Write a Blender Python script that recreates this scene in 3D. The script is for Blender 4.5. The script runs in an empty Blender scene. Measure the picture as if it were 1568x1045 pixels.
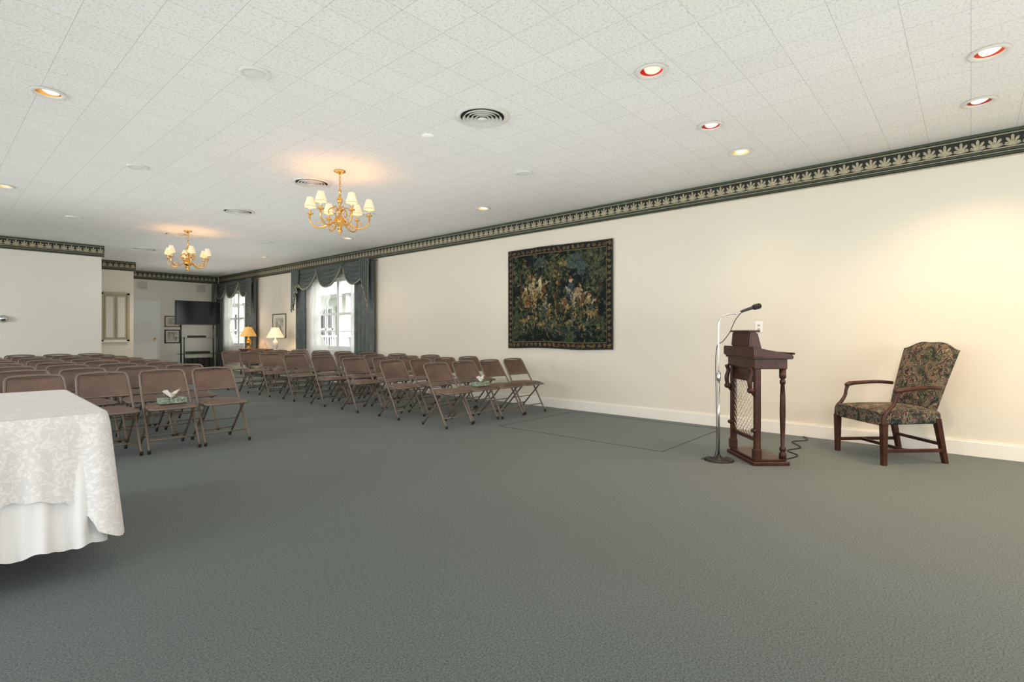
import bpy, bmesh, math, random
import numpy as np
from mathutils import Vector, Matrix
random.seed(7); np.random.seed(7)
H=1.15; CEIL=3.0; D=6.53
scene=bpy.context.scene
COL=scene.collection

# ---------------------------------------------------------------- materials
def new_mat(name):
    m=bpy.data.materials.new(name); m.use_nodes=True
    nt=m.node_tree; b=nt.nodes.get('Principled BSDF')
    return m,nt,b
def mat(name,col,rough=.5,metal=0,emit=None,estr=0,noise=None,bump=None,spec=None,sheen=0):
    """noise=(scale,amount) colour variation ; bump=(scale,strength,dist)"""
    m,nt,b=new_mat(name)
    b.inputs['Base Color'].default_value=(*col,1)
    b.inputs['Roughness'].default_value=rough
    b.inputs['Metallic'].default_value=metal
    if spec is not None: b.inputs['Specular IOR Level'].default_value=spec
    if emit:
        b.inputs['Emission Color'].default_value=(*emit,1); b.inputs['Emission Strength'].default_value=estr
    if noise or bump:
        tc=nt.nodes.new('ShaderNodeTexCoord')
    if noise:
        n=nt.nodes.new('ShaderNodeTexNoise'); n.inputs['Scale'].default_value=noise[0]; n.inputs['Detail'].default_value=4
        nt.links.new(tc.outputs['Object'],n.inputs['Vector'])
        r=nt.nodes.new('ShaderNodeValToRGB')
        r.color_ramp.elements[0].position=.3; r.color_ramp.elements[1].position=.7
        a=noise[1]
        r.color_ramp.elements[0].color=(*[c*(1-a) for c in col],1)
        r.color_ramp.elements[1].color=(*[min(1,c*(1+a)) for c in col],1)
        nt.links.new(n.outputs['Fac'],r.inputs['Fac']); nt.links.new(r.outputs['Color'],b.inputs['Base Color'])
    if bump:
        n2=nt.nodes.new('ShaderNodeTexNoise'); n2.inputs['Scale'].default_value=bump[0]; n2.inputs['Detail'].default_value=3
        nt.links.new(tc.outputs['Object'],n2.inputs['Vector'])
        bp=nt.nodes.new('ShaderNodeBump'); bp.inputs['Strength'].default_value=bump[1]; bp.inputs['Distance'].default_value=bump[2]
        nt.links.new(n2.outputs['Fac'],bp.inputs['Height']); nt.links.new(bp.outputs['Normal'],b.inputs['Normal'])
    return m

M={}
M['wall']=mat('wall_cream_paint',(.755,.70,.595),.7,noise=(.6,.02),bump=(120,.1,.002))
M['wallwhite']=mat('wall_offwhite_paint',(.80,.77,.68),.7,noise=(.6,.02),bump=(120,.1,.002))
M['white']=mat('white_trim_paint',(.86,.86,.83),.4,noise=(3,.02))
M['base']=mat('baseboard_paint',(.84,.81,.74),.4,noise=(3,.02))
M['wood']=mat('mahogany',(.050,.016,.008),.36,noise=(14,.45),spec=.35)
M['wood2']=mat('walnut',(.13,.055,.024),.35,noise=(14,.4))
M['brass']=mat('polished_brass',(.72,.43,.13),.22,1,noise=(20,.08))
M['chrome']=mat('chrome',(.75,.75,.75),.15,1,noise=(20,.04))
M['black']=mat('black_plastic',(.012,.012,.013),.4,noise=(30,.3))
M['screen']=mat('tv_screen',(.006,.008,.012),.12,noise=(2,.2))
M['dark']=mat('vent_dark',(.01,.01,.01),.8,noise=(10,.2))
M['vent']=mat('vent_metal',(.66,.65,.60),.4,noise=(8,.04))
M['speaker']=mat('speaker_grille',(.66,.66,.62),.6,noise=(60,.05))
M['cframe']=mat('chair_frame_enamel',(.20,.155,.122),.34,.15,noise=(9,.12))
M['cseat']=mat('chair_vinyl',(.155,.100,.078),.40,noise=(12,.15),bump=(220,.15,.001))
M['rubber']=mat('rubber',(.02,.02,.02),.7,noise=(30,.2))
M['cloth']=mat('white_linen',(.78,.76,.75),.8,noise=(5,.03),bump=(300,.12,.001))
M['drape']=mat('drape_teal_damask',(.090,.106,.096),.55,noise=(7,.25),bump=(60,.2,.002))
M['fringe']=mat('drape_fringe',(.24,.24,.18),.8,noise=(60,.4))
M['tissuebox']=mat('tissue_box_print',(.26,.33,.24),.6,noise=(45,.7))
M['tissue']=mat('tissue_paper',(.85,.80,.70),.9,noise=(10,.03))
M['cord']=mat('cord_black',(.01,.01,.01),.6,noise=(10,.2))
M['seam']=mat('carpet_seam',(.035,.065,.058),.9,noise=(80,.3))
M['bbuild']=mat('house_siding',(.8,.8,.78),.7,noise=(2,.03))
M['bglass']=mat('house_dark_glass',(.05,.055,.06),.2,noise=(1,.3))
M['ground']=mat('grass',(.08,.12,.05),.9,noise=(3,.3))
M['gold_refl']=mat('gold_reflector',(.75,.45,.15),.3,.8,noise=(20,.05))
M['red_refl']=mat('red_reflector',(.30,.03,.02),.4,.2,noise=(20,.05))
M['b_beige']=mat('border_beige',(.40,.36,.25),.7,noise=(60,.3))
M['b_black']=mat('border_black',(.016,.020,.014),.7,noise=(40,.3))
M['b_green']=mat('border_green',(.060,.075,.045),.7,noise=(30,.2))
M['picture']=mat('print_art',(.45,.43,.35),.6,noise=(9,.6))
M['mat']=mat('picture_mat',(.72,.70,.62),.7,noise=(4,.02))
M['frame']=mat('gilt_frame',(.22,.15,.06),.35,.5,noise=(30,.2))
M['shutter']=mat('shutter_tan',(.45,.40,.28),.5,noise=(5,.06))
M['stem']=mat('ceramic_white',(.7,.68,.6),.25,noise=(6,.05))
M['mesh']=mat('lattice_cane',(.62,.52,.38),.6,noise=(30,.15))

def emis(name,col,s,base=(.8,.7,.5)):
    return mat(name,base,.6,0,emit=col,estr=s,noise=(8,.02))
M['shade']=emis('chandelier_shade',(1,.66,.36),.40,(.80,.70,.54))
M['shade_gold']=emis('lamp_shade_gold',(1,.5,.12),.40,(.5,.3,.1))
M['shade_cream']=emis('lamp_shade_cream',(1,.75,.45),.55,(.8,.7,.5))
M['bulb']=emis('bulb_warm',(1,.80,.50),2.2)
M['bulb_red']=emis('bulb_red',(1,.22,.18),2.4)
M['bulb_pink']=emis('bulb_pink',(1,.58,.54),1.5)
M['bulb_or']=emis('bulb_orange',(1,.52,.30),2.4)
M['bulb_dim']=emis('bulb_dim',(1,.93,.82),.9)

def carpet():
    m,nt,b=new_mat('carpet_green_grey')
    tc=nt.nodes.new('ShaderNodeTexCoord')
    n=nt.nodes.new('ShaderNodeTexNoise'); n.inputs['Scale'].default_value=130; n.inputs['Detail'].default_value=4; n.inputs['Roughness'].default_value=.85
    n2=nt.nodes.new('ShaderNodeTexNoise'); n2.inputs['Scale'].default_value=.6; n2.inputs['Detail'].default_value=3
    for q in(n,n2): nt.links.new(tc.outputs['Object'],q.inputs['Vector'])
    r=nt.nodes.new('ShaderNodeValToRGB')
    e=r.color_ramp.elements; e[0].position=.37; e[0].color=(.028,.043,.041,1); e[1].position=.63; e[1].color=(.176,.216,.206,1)
    nt.links.new(n.outputs['Fac'],r.inputs['Fac'])
    mx=nt.nodes.new('ShaderNodeMixRGB'); mx.blend_type='MULTIPLY'; mx.inputs['Fac'].default_value=.25
    nt.links.new(r.outputs['Color'],mx.inputs['Color1']); nt.links.new(n2.outputs['Fac'],mx.inputs['Color2'])
    nt.links.new(mx.outputs['Color'],b.inputs['Base Color'])
    b.inputs['Roughness'].default_value=.85
    b.inputs['Sheen Weight'].default_value=.10
    return m
M['carpet']=carpet()

def ceilingmat():
    m,nt,b=new_mat('ceiling_acoustic_tile')
    tc=nt.nodes.new('ShaderNodeTexCoord')
    br=nt.nodes.new('ShaderNodeTexBrick'); br.offset=0.0; br.offset_frequency=2; br.squash=1
    br.inputs['Scale'].default_value=1; br.inputs['Brick Width'].default_value=.305; br.inputs['Row Height'].default_value=.305
    br.inputs['Mortar Size'].default_value=.0026; br.inputs['Mortar Smooth'].default_value=.5
    br.inputs['Color1'].default_value=(.775,.77,.74,1); br.inputs['Color2'].default_value=(.80,.795,.765,1); br.inputs['Mortar'].default_value=(.56,.555,.52,1)
    n=nt.nodes.new('ShaderNodeTexNoise'); n.inputs['Scale'].default_value=60; n.inputs['Detail'].default_value=4; n.inputs['Roughness'].default_value=.6
    nt.links.new(tc.outputs['Object'],br.inputs['Vector']); nt.links.new(tc.outputs['Object'],n.inputs['Vector'])
    r=nt.nodes.new('ShaderNodeValToRGB'); e=r.color_ramp.elements
    e[0].position=.36; e[0].color=(.80,.80,.80,1); e[1].position=.50; e[1].color=(1,1,1,1)
    nt.links.new(n.outputs['Fac'],r.inputs['Fac'])
    mx=nt.nodes.new('ShaderNodeMixRGB'); mx.blend_type='MULTIPLY'; mx.inputs['Fac'].default_value=1
    nt.links.new(br.outputs['Color'],mx.inputs['Color1']); nt.links.new(r.outputs['Color'],mx.inputs['Color2'])
    nt.links.new(mx.outputs['Color'],b.inputs['Base Color']); b.inputs['Roughness'].default_value=.75
    bp=nt.nodes.new('ShaderNodeBump'); bp.inputs['Strength'].default_value=.45; bp.inputs['Distance'].default_value=.006
    nt.links.new(n.outputs['Fac'],bp.inputs['Height']); nt.links.new(bp.outputs['Normal'],b.inputs['Normal'])
    return m
M['ceiling']=ceilingmat()

def floral():
    m,nt,b=new_mat('floral_tapestry_upholstery')
    tc=nt.nodes.new('ShaderNodeTexCoord')
    n=nt.nodes.new('ShaderNodeTexNoise'); n.inputs['Scale'].default_value=11; n.inputs['Detail'].default_value=2; n.inputs['Distortion'].default_value=1.6
    nt.links.new(tc.outputs['Object'],n.inputs['Vector'])
    r=nt.nodes.new('ShaderNodeValToRGB'); r.color_ramp.interpolation='CONSTANT'
    e=r.color_ramp.elements; e[0].position=0; e[0].color=(.012,.015,.015,1); e[1].position=.39; e[1].color=(.105,.115,.065,1)
    for p,c in [(.435,(.014,.017,.017)),(.495,(.14,.042,.034)),(.525,(.25,.22,.14)),(.555,(.02,.03,.028)),(.60,(.14,.145,.085)),(.65,(.20,.10,.075))]:
        q=e.new(p); q.color=(*c,1)
    nt.links.new(n.outputs['Fac'],r.inputs['Fac']); nt.links.new(r.outputs['Color'],b.inputs['Base Color'])
    b.inputs['Roughness'].default_value=.85
    return m
M['floral']=floral()

def lace():
    m,nt,b=new_mat('lace_overlay')
    tc=nt.nodes.new('ShaderNodeTexCoord')
    n=nt.nodes.new('ShaderNodeTexNoise'); n.inputs['Scale'].default_value=30; n.inputs['Detail'].default_value=3; n.inputs['Distortion'].default_value=2
    v=nt.nodes.new('ShaderNodeTexVoronoi'); v.inputs['Scale'].default_value=110
    nt.links.new(tc.outputs['Object'],n.inputs['Vector']); nt.links.new(tc.outputs['Object'],v.inputs['Vector'])
    r=nt.nodes.new('ShaderNodeValToRGB'); e=r.color_ramp.elements
    e[0].position=.50; e[0].color=(.70,.67,.66,1); e[1].position=.56; e[1].color=(.80,.775,.765,1)
    nt.links.new(n.outputs['Fac'],r.inputs['Fac']); nt.links.new(r.outputs['Color'],b.inputs['Base Color'])
    b.inputs['Roughness'].default_value=.85
    mt=nt.nodes.new('ShaderNodeMath'); mt.operation='ADD'
    nt.links.new(r.outputs['Color'],mt.inputs[0]); nt.links.new(v.outputs['Distance'],mt.inputs[1])
    bp=nt.nodes.new('ShaderNodeBump'); bp.inputs['Strength'].default_value=.35; bp.inputs['Distance'].default_value=.003
    nt.links.new(mt.outputs[0],bp.inputs['Height']); nt.links.new(bp.outputs['Normal'],b.inputs['Normal'])
    return m
M['lace']=lace()

def sheer():
    m,nt,b=new_mat('sheer_curtain'); nt.nodes.remove(b)
    o=nt.nodes['Material Output']
    t=nt.nodes.new('ShaderNodeBsdfTranslucent'); t.inputs['Color'].default_value=(.9,.9,.88,1)
    d=nt.nodes.new('ShaderNodeBsdfDiffuse'); d.inputs['Color'].default_value=(.85,.85,.83,1)
    tr=nt.nodes.new('ShaderNodeBsdfTransparent')
    a=nt.nodes.new('ShaderNodeMixShader'); a.inputs[0].default_value=.45
    c=nt.nodes.new('ShaderNodeMixShader'); c.inputs[0].default_value=.30
    nt.links.new(t.outputs[0],a.inputs[1]); nt.links.new(d.outputs[0],a.inputs[2])
    nt.links.new(a.outputs[0],c.inputs[1]); nt.links.new(tr.outputs[0],c.inputs[2]); nt.links.new(c.outputs[0],o.inputs[0])
    return m
M['sheer']=sheer()
def glass(name,g=.06,tint=(1,1,1)):
    m,nt,b=new_mat(name); nt.nodes.remove(b); o=nt.nodes['Material Output']
    tr=nt.nodes.new('ShaderNodeBsdfTransparent'); tr.inputs[0].default_value=(*tint,1)
    gl=nt.nodes.new('ShaderNodeBsdfGlossy'); gl.inputs['Roughness'].default_value=.02
    c=nt.nodes.new('ShaderNodeMixShader'); c.inputs[0].default_value=g
    nt.links.new(tr.outputs[0],c.inputs[1]); nt.links.new(gl.outputs[0],c.inputs[2]); nt.links.new(c.outputs[0],o.inputs[0])
    return m
M['glass']=glass('window_glass'); M['shelfglass']=glass('shelf_glass',.15,(.5,.6,.58))

# ---------------------------------------------------------------- mesh builder
class MB:
    def __init__(s): s.v=[];s.f=[];s.m=[];s.sm=[];s.mats=[]
    def mi(s,k):
        if k not in s.mats: s.mats.append(k)
        return s.mats.index(k)
    def add(s,vs,fs,k,smooth=False,T=None):
        o=len(s.v); i=s.mi(k)
        for p in vs:
            p=Vector(p)
            if T: p=T@p
            s.v.append(p[:])
        for f in fs: s.f.append([o+a for a in f]); s.m.append(i); s.sm.append(smooth)
    def box(s,c,d,k,T=None,bev=0,R=None):
        """centre, dims"""
        bm=bmesh.new(); bmesh.ops.create_cube(bm,size=1)
        for v in bm.verts: v.co=Vector((v.co.x*d[0],v.co.y*d[1],v.co.z*d[2]))
        if bev: bmesh.ops.bevel(bm,geom=list(bm.edges),offset=min(bev,min(d)*.45),segments=2,affect='EDGES',profile=.5)
        bm.verts.index_update()
        Mx=Matrix.Translation(c)@(R.to_4x4() if R else Matrix())
        if T: Mx=T@Mx
        s.add([v.co for v in bm.verts],[[v.index for v in f.verts] for f in bm.faces],k,False,Mx); bm.free()
    def bb(s,lo,hi,k,T=None,bev=0):
        s.box([(a+b)/2 for a,b in zip(lo,hi)],[abs(b-a) for a,b in zip(lo,hi)],k,T,bev)
    def lathe(s,prof,c,k,seg=20,T=None,cap=True):
        vs=[];fs=[]
        for r,z in prof:
            for i in range(seg):
                a=2*math.pi*i/seg; vs.append((c[0]+r*math.cos(a),c[1]+r*math.sin(a),c[2]+z))
        n=len(prof)
        for j in range(n-1):
            for i in range(seg):
                fs.append([j*seg+i,j*seg+(i+1)%seg,(j+1)*seg+(i+1)%seg,(j+1)*seg+i])
        if cap:
            fs.append(list(range(seg))[::-1]); fs.append([(n-1)*seg+i for i in range(seg)])
        s.add(vs,fs,k,True,T)
    def tube(s,pts,r,k,seg=10,T=None,closed=False,smooth=0):
        pts=[Vector(p) for p in pts]
        if smooth:
            out=[]; n=len(pts)
            for i in range(n-1):
                p0=pts[max(i-1,0)];p1=pts[i];p2=pts[i+1];p3=pts[min(i+2,n-1)]
                for j in range(smooth):
                    t=j/smooth
                    out.append(.5*((2*p1)+(-p0+p2)*t+(2*p0-5*p1+4*p2-p3)*t*t+(-p0+3*p1-3*p2+p3)*t**3))
            out.append(pts[-1])
            if isinstance(r,(list,tuple)):
                rr=[]
                for i in range(n-1):
                    for j in range(smooth): rr.append(r[i]+(r[i+1]-r[i])*j/smooth)
                rr.append(r[-1]); r=rr
            pts=out
        n=len(pts); vs=[];fs=[]
        t0=(pts[1]-pts[0]).normalized()
        up=Vector((0,0,1)) if abs(t0.z)<.9 else Vector((1,0,0))
        nx=t0.cross(up).normalized()
        for i,p in enumerate(pts):
            if closed: t=(pts[(i+1)%n]-pts[i-1]).normalized()
            elif i==0: t=t0
            elif i==n-1: t=(pts[-1]-pts[-2]).normalized()
            else: t=(pts[i+1]-pts[i-1]).normalized()
            nx=(nx-t*nx.dot(t)).normalized(); ny=t.cross(nx)
            ri=r[i] if isinstance(r,(list,tuple)) else r
            for q in range(seg):
                a=2*math.pi*q/seg; vs.append(p+nx*math.cos(a)*ri+ny*math.sin(a)*ri)
        for i in range(n if closed else n-1):
            for q in range(seg):
                a=i*seg; b=((i+1)%n)*seg
                fs.append([a+q,a+(q+1)%seg,b+(q+1)%seg,b+q])
        if not closed:
            fs.append(list(range(seg))[::-1]); fs.append([(n-1)*seg+q for q in range(seg)])
        s.add(vs,fs,k,True,T)
    def grid(s,fn,nu,nv,k,T=None,smooth=True,flip=False):
        vs=[fn(i/nu,j/nv) for j in range(nv+1) for i in range(nu+1)]
        fs=[]
        for j in range(nv):
            for i in range(nu):
                a=j*(nu+1)+i; f=[a,a+1,a+nu+2,a+nu+1]
                fs.append(f[::-1] if flip else f)
        s.add(vs,fs,k,smooth,T)
    def mesh(s,name):
        me=bpy.data.meshes.new(name); me.from_pydata(s.v,[],s.f)
        for k in s.mats: me.materials.append(M[k])
        me.polygons.foreach_set('material_index',s.m); me.polygons.foreach_set('use_smooth',s.sm)
        me.update(); return me
    def obj(s,name,loc=(0,0,0),rz=0,parent=None):
        o=bpy.data.objects.new(name,s.mesh(name)); COL.objects.link(o); o.location=loc; o.rotation_euler=(0,0,rz)
        if parent: o.parent=parent
        return o
def inst(name,me,loc,rz=0):
    o=bpy.data.objects.new(name,me); COL.objects.link(o); o.location=loc; o.rotation_euler=(0,0,rz); return o
def light(name,kind,loc,e,col,parent=None,rot=None,**kw):
    l=bpy.data.lights.new(name,kind); l.energy=e; l.color=col
    for a,b in kw.items(): setattr(l,a,b)
    o=bpy.data.objects.new(name,l); COL.objects.link(o); o.location=loc
    if rot: o.rotation_euler=rot
    if parent: o.parent=parent
    return o

# ---------------------------------------------------------------- shell
XL=-4.0; YB=-4.0; YF=18.5
m=MB(); m.bb((XL-.2,YB-.2,-.15),(D+.2,YF+.2,0),'carpet'); m.obj('floor')

def wall_holes(name,axis,p0,p1,u0,u1,z0,z1,holes,k):
    us=sorted({u0,u1,*[h[0] for h in holes],*[h[1] for h in holes]}); zs=sorted({z0,z1,*[h[2] for h in holes],*[h[3] for h in holes]})
    m=MB()
    for a,b in zip(us,us[1:]):
        for c,d in zip(zs,zs[1:]):
            uc=(a+b)/2; zc=(c+d)/2
            if any(h[0]<uc<h[1] and h[2]<zc<h[3] for h in holes): continue
            if axis=='x': m.bb((p0,a,c),(p1,b,d),k)
            else: m.bb((a,p0,c),(b,p1,d),k)
    return m.obj(name)
WR=[(10.2,12.35,.78,2.45),(16.2,17.95,.78,2.45)]
wall_holes('wall_right','x',D,D+.2,YB,YF,0,CEIL,WR,'wall')
WL=[(-3,-.8,.7,2.5),(1.0,3.2,.7,2.5),(5.0,7.2,.7,2.5),(9.4,11.6,.7,2.5)]  # window openings out of view, put in to light the room
wall_holes('wall_left','x',XL-.2,XL,YB,13.8,0,CEIL,WL,'wall')
WF=[(-2.2,0.2,.7,2.5),(2.4,4.8,.7,2.5)]  # openings behind the camera, also put in for their light
wall_holes('wall_front','y',YB-.2,YB,XL-.2,D+.2,0,CEIL,WF,'wall')
m=MB(); m.bb((XL-.2,YF,0),(D+.2,YF+.2,CEIL),'wallwhite'); m.obj('wall_far')
m=MB(); m.bb((XL-.2,13.8,0),(2.57,16.35,CEIL),'wallwhite'); m.obj('wall_partition')
m=MB(); m.bb((1.5,16.35,0),(3.71,YF,CEIL),'wallwhite'); m.obj('wall_alcove')

# ceiling with recessed cans
DL=[(.664,5.32,'bulb_dim','gold_refl',12),(.71,9.1,'bulb','gold_refl',25),(5.51,5.41,'bulb','gold_refl',25),(5.53,1.76,'bulb','gold_refl',34),
    (3.41,1.69,'bulb_red','red_refl',26),(4.66,1.74,'bulb_pink','red_refl',42),(4.65,-.09,'bulb_or','red_refl',115),(5.59,-.05,'bulb_dim','red_refl',110),
    (5.5,9.08,'bulb','gold_refl',30),(.69,1.7,'bulb','gold_refl',20),(5.5,12.8,'bulb','gold_refl',60),(5.55,-1.9,'bulb','gold_refl',130),(4.9,15.6,'bulb','gold_refl',170)]  # cans at the far end are added to brighten it
m=MB(); m.bb((XL-.2,YB-.2,CEIL),(D+.2,YF+.2,CEIL+.25),'ceiling'); ceil=m.obj('ceiling')
cut=MB()
for x,y,*_ in DL: cut.lathe([(.082,-.1),(.082,.14)],(x,y,CEIL),'dark',28)
co=cut.obj('cutter')
md=ceil.modifiers.new('b','BOOLEAN'); md.object=co; md.operation='DIFFERENCE'; md.solver='EXACT'
dg=bpy.context.evaluated_depsgraph_get(); me=bpy.data.meshes.new_from_object(ceil.evaluated_get(dg)); ceil.modifiers.clear(); ceil.data=me
bpy.data.objects.remove(co)
for i,(x,y,b,r,e) in enumerate(DL):
    m=MB()
    m.lathe([(.078,.001),(.112,-.002),(.112,-.010),(.098,-.014),(.078,-.008),(.078,.001)],(0,0,0),'vent',32,cap=False)
    m.lathe([(.079,-.006),(.078,.05),(.060,.10),(.03,.125),(.001,.13)],(0,0,0),r,32,cap=False)
    # tilted lamp face
    R=Matrix.Translation((.010,-.008,.020))@Matrix.Rotation(math.radians(16),4,Vector((-.7,.7,0)))
    m.lathe([(.001,-.014),(.035,-.010),(.060,0),(.062,.01),(.035,.05)],(0,0,0),b,24,T=R)
    o=m.obj('recessed_downlight',(x,y,CEIL))
    c={'bulb_red':(1,.40,.30),'bulb_pink':(1,.62,.45),'bulb_or':(1,.60,.28)}.get(b,(1,.72,.38))
    if y>10: c=(1,.88,.70)
    light('downlight_bulb','SPOT',(0,0,-.03),e,c,o,spot_size=math.radians(125),spot_blend=.9,shadow_soft_size=.0)

# ---------------------------------------------------------------- crown border / baseboard
def crown(name,a,b,n):
    a=Vector((*a,0)); b=Vector((*b,0)); L=(b-a).length; d=(b-a).normalized(); n=Vector((*n,0))
    T=Matrix(((d.x,n.x,0,a.x),(d.y,n.y,0,a.y),(0,0,1,0),(0,0,0,1)))
    m=MB()
    m.bb((0,0,2.765),(L,.010,2.99),'b_black',T)
    m.bb((0,0,2.975),(L,.045,2.998),'b_green',T,.006)
    m.bb((0,0,2.962),(L,.022,2.970),'b_beige',T)
    m.bb((0,0,2.838),(L,.016,2.848),'b_beige',T)
    m.bb((0,0,2.818),(L,.018,2.831),'b_green',T)
    m.bb((0,0,2.803),(L,.014,2.809),'b_beige',T)
    m.bb((0,0,2.782),(L,.014,2.792),'b_green',T)
    m.bb((0,0,2.760),(L,.016,2.768),'b_beige',T)
    P=.118; k=int(L/P); vs=[];fs=[]
    for i in range(k):
        x0=(i+.5)*P; y=.0125
        for ang,ln,w in [(90,.092,.022),(58,.080,.020),(122,.080,.020),(26,.056,.015),(154,.056,.015)]:
            c=math.cos(math.radians(ang)); s_=math.sin(math.radians(ang)); o=len(vs)
            bx=x0; bz=2.860
            for t,ww in [(.0,.4),(.4,.9),(.8,1.15),(1,.5)]:
                for sg in(-1,1):
                    vs.append((bx+c*ln*t-s_*w*.5*ww*sg, y+.004*math.sin(t*3), bz+s_*ln*t+c*w*.5*ww*sg))
            for q in range(3): fs.append([o+2*q,o+2*q+1,o+2*q+3,o+2*q+2])
        o=len(vs)
        for q in range(7):
            u=-1+2*q/6; vs.append((x0+u*P*.47,y,2.852+.014*(u*u))); vs.append((x0+u*P*.47,y,2.862+.014*u*u))
        for q in range(6): fs.append([o+2*q,o+2*q+2,o+2*q+3,o+2*q+1])
    m.add(vs,fs,'b_beige',False,T)
    return m.obj(name)
crown('trim_1',(D,YB),(D,YF),(-1,0))
crown('trim_2',(3.71,YF),(D-.045,YF),(0,-1))
crown('trim_3',(2.57,16.35),(3.755,16.35),(0,-1))
crown('trim_4',(XL,13.8),(2.615,13.8),(0,-1))
crown('trim_5',(XL,YB),(XL,13.755),(1,0))
crown('trim_6',(XL+.045,YB),(D-.045,YB),(0,1))
m=MB(); m.bb((D-.018,YB,0),(D,YF,.135),'base',bev=.004); m.bb((D-.012,YB,.135),(D,YF,.148),'base'); m.obj('baseboard_right')
m=MB(); m.bb((4.86,YF-.018,0),(D-.02,YF,.145),'base',bev=.004); m.obj('baseboard_far')
m=MB(); m.bb((XL,13.782,0),(2.57,13.8,.145),'base',bev=.004); m.obj('baseboard_partition')
m=MB(); m.bb((XL,YB,0),(XL+.018,13.78,.145),'base',bev=.004); m.obj('baseboard_left')
m=MB(); m.bb((2.57,16.332,0),(3.71,16.35,.145),'base',bev=.004); m.obj('baseboard_alcove')

# carpet seam (floor hatch outline)
m=MB()
m.bb((4.77,2.25,0),(4.780,4.4,.002),'seam'); m.bb((4.77,2.25,0),(6.35,2.260,.002),'seam'); m.bb((6.35,2.25,0),(6.36,4.4,.002),'seam'); m.bb((4.77,4.4,0),(6.36,4.41,.002),'seam')
m.obj('carpet_hatch_seam')

# ---------------------------------------------------------------- windows
def window(name,axis,pos,sgn,u0,u1,z0,z1,units=2):
    """sgn: direction pointing into room"""
    m=MB()
    def B(ua,ub,za,zb,da,db,k='white',bev=0):
        if axis=='x':
            m.bb((min(pos+da,pos+db),ua,za),(max(pos+da,pos+db),ub,zb),k,bev=bev)
        else: m.bb((ua,min(pos+da,pos+db),za),(ub,max(pos+da,pos+db),zb),k,bev=bev)
    s=sgn
    # casing on room face
    B(u0-.09,u0,z0-.02,z1+.09,0,s*.025,bev=.005); B(u1,u1+.09,z0-.02,z1+.09,0,s*.025,bev=.005); B(u0,u1,z1,z1+.09,0,s*.025,bev=.005)
    B(u0-.11,u1+.11,z0-.045,z0,s*.028,-s*.10,bev=.005); B(u0-.09,u1+.09,z0-.13,z0-.045,0,s*.02)
    w=(u1-u0)/units
    for i in range(units):
        a=u0+i*w; b=a+w
        B(a,a+.05,z0,z1,-s*.05,-s*.13); B(b-.05,b,z0,z1,-s*.05,-s*.13)
        zm=(z0+z1)/2
        B(a,b,z0,z0+.07,-s*.06,-s*.11); B(a,b,z1-.06,z1,-s*.06,-s*.13); B(a,b,zm-.025,zm+.03,-s*.06,-s*.12)
        B((a+b)/2-.010,(a+b)/2+.010,z0,z1,-s*.08,-s*.10)
        for zz in((z0+zm)/2,(z1+zm)/2): B(a,b,zz-.01,zz+.01,-s*.08,-s*.10)
        B(a+.04,b-.04,z0+.05,z1-.05,-s*.088,-s*.092,'glass')
    return m.obj(name)
window('window_1','x',D,-1,*WR[0]); window('window_2','x',D,-1,*WR[1])
for i,h in enumerate(WL): window('window_%d'%(3+i),'x',XL,1,*h)
for i,h in enumerate(WF): window('window_%d'%(7+i),'y',YB,1,*h)  # these and the left ones are unseen, added to admit light

def drapes(name,y0,y1,wr,wl):
    m=MB(); zt=2.74; X=D-.105
    # cornice board
    m.bb((D-.10,y0,zt-.03),(D-.03,y1,zt),'drape')
    def panel(a,b,z0,z1,n,k,amp=.035,xo=0,tie=None):
        def fn(u,v):
            z=z1+(z0-z1)*v
            aa,bb=a,b
            if tie:
                c,fac=tie; q=math.exp(-((z-1.35)/.55)**2)*fac
                aa=a+(c-a)*q; bb=b+(c-b)*q
            y=aa+(bb-aa)*u
            return (X+xo+amp*math.sin(u*n*2*math.pi)*(.6+.4*v)+.006*math.sin(u*37+v*3),y,z)
        m.grid(fn,n*8,24,k)
    panel(y0+.01,y0+wr,.03,zt,5,'drape',.042)
    panel(y1-wl,y1-.01,.03,zt,5,'drape',.042)
    panel(y0+wr-.05,y0+wr+.22,.25,2.5,4,'sheer',.018,.045)
    panel((y0+y1)/2-.02,y1-wl+.05,.25,2.5,9,'sheer',.018,.045,tie=(y1-wl,.55))
    # swags: overlapping half-moons with nested catenary folds
    n=3; W=(y1-y0)/n
    for i in range(n):
        a=y0+i*W-.10*(i>0); b=y0+(i+1)*W+.10*(i<n-1); off=-.050-.030*(i%2)
        def fn(u,v,a=a,b=b,off=off):
            s=math.sin(math.pi*u)
            dr=.05+.45*(4*u*(1-u))**.85
            y=a+(b-a)*(u+.16*(.5-u)*v*1.0)
            z=zt-dr*v
            ph=(v*5.0)%1.0
            x=X+off-.02*s-.055*ph*(.25+.75*s)*min(1,v*8)
            return (x,y,z)
        m.grid(fn,28,60,'drape')
        m.tube([Vector(fn(q/20,.999))+Vector((-.003,0,-.005)) for q in range(21)],.020,'fringe',6)
    # jabots
    for e,dr in((y0,1),(y1,-1)):
        def fn(u,v,e=e,dr=dr):
            ln=1.05-.70*u
            y=e+dr*(.01+.36*u); z=zt-ln*v
            return (X-.125-.035*math.sin(u*5*2*math.pi)-.01*v, y-dr*.05*v*u, z+.05*math.sin(u*10*math.pi)*v)
        m.grid(fn,50,16,'drape')
        m.tube([Vector(fn(q/30,1)) for q in range(31)],.014,'fringe',6)
    return m.obj(name)
drapes('window_drapes',9.55,13.0,.75,.45); drapes('window_drapes',15.45,18.4,.70,.40)

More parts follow.
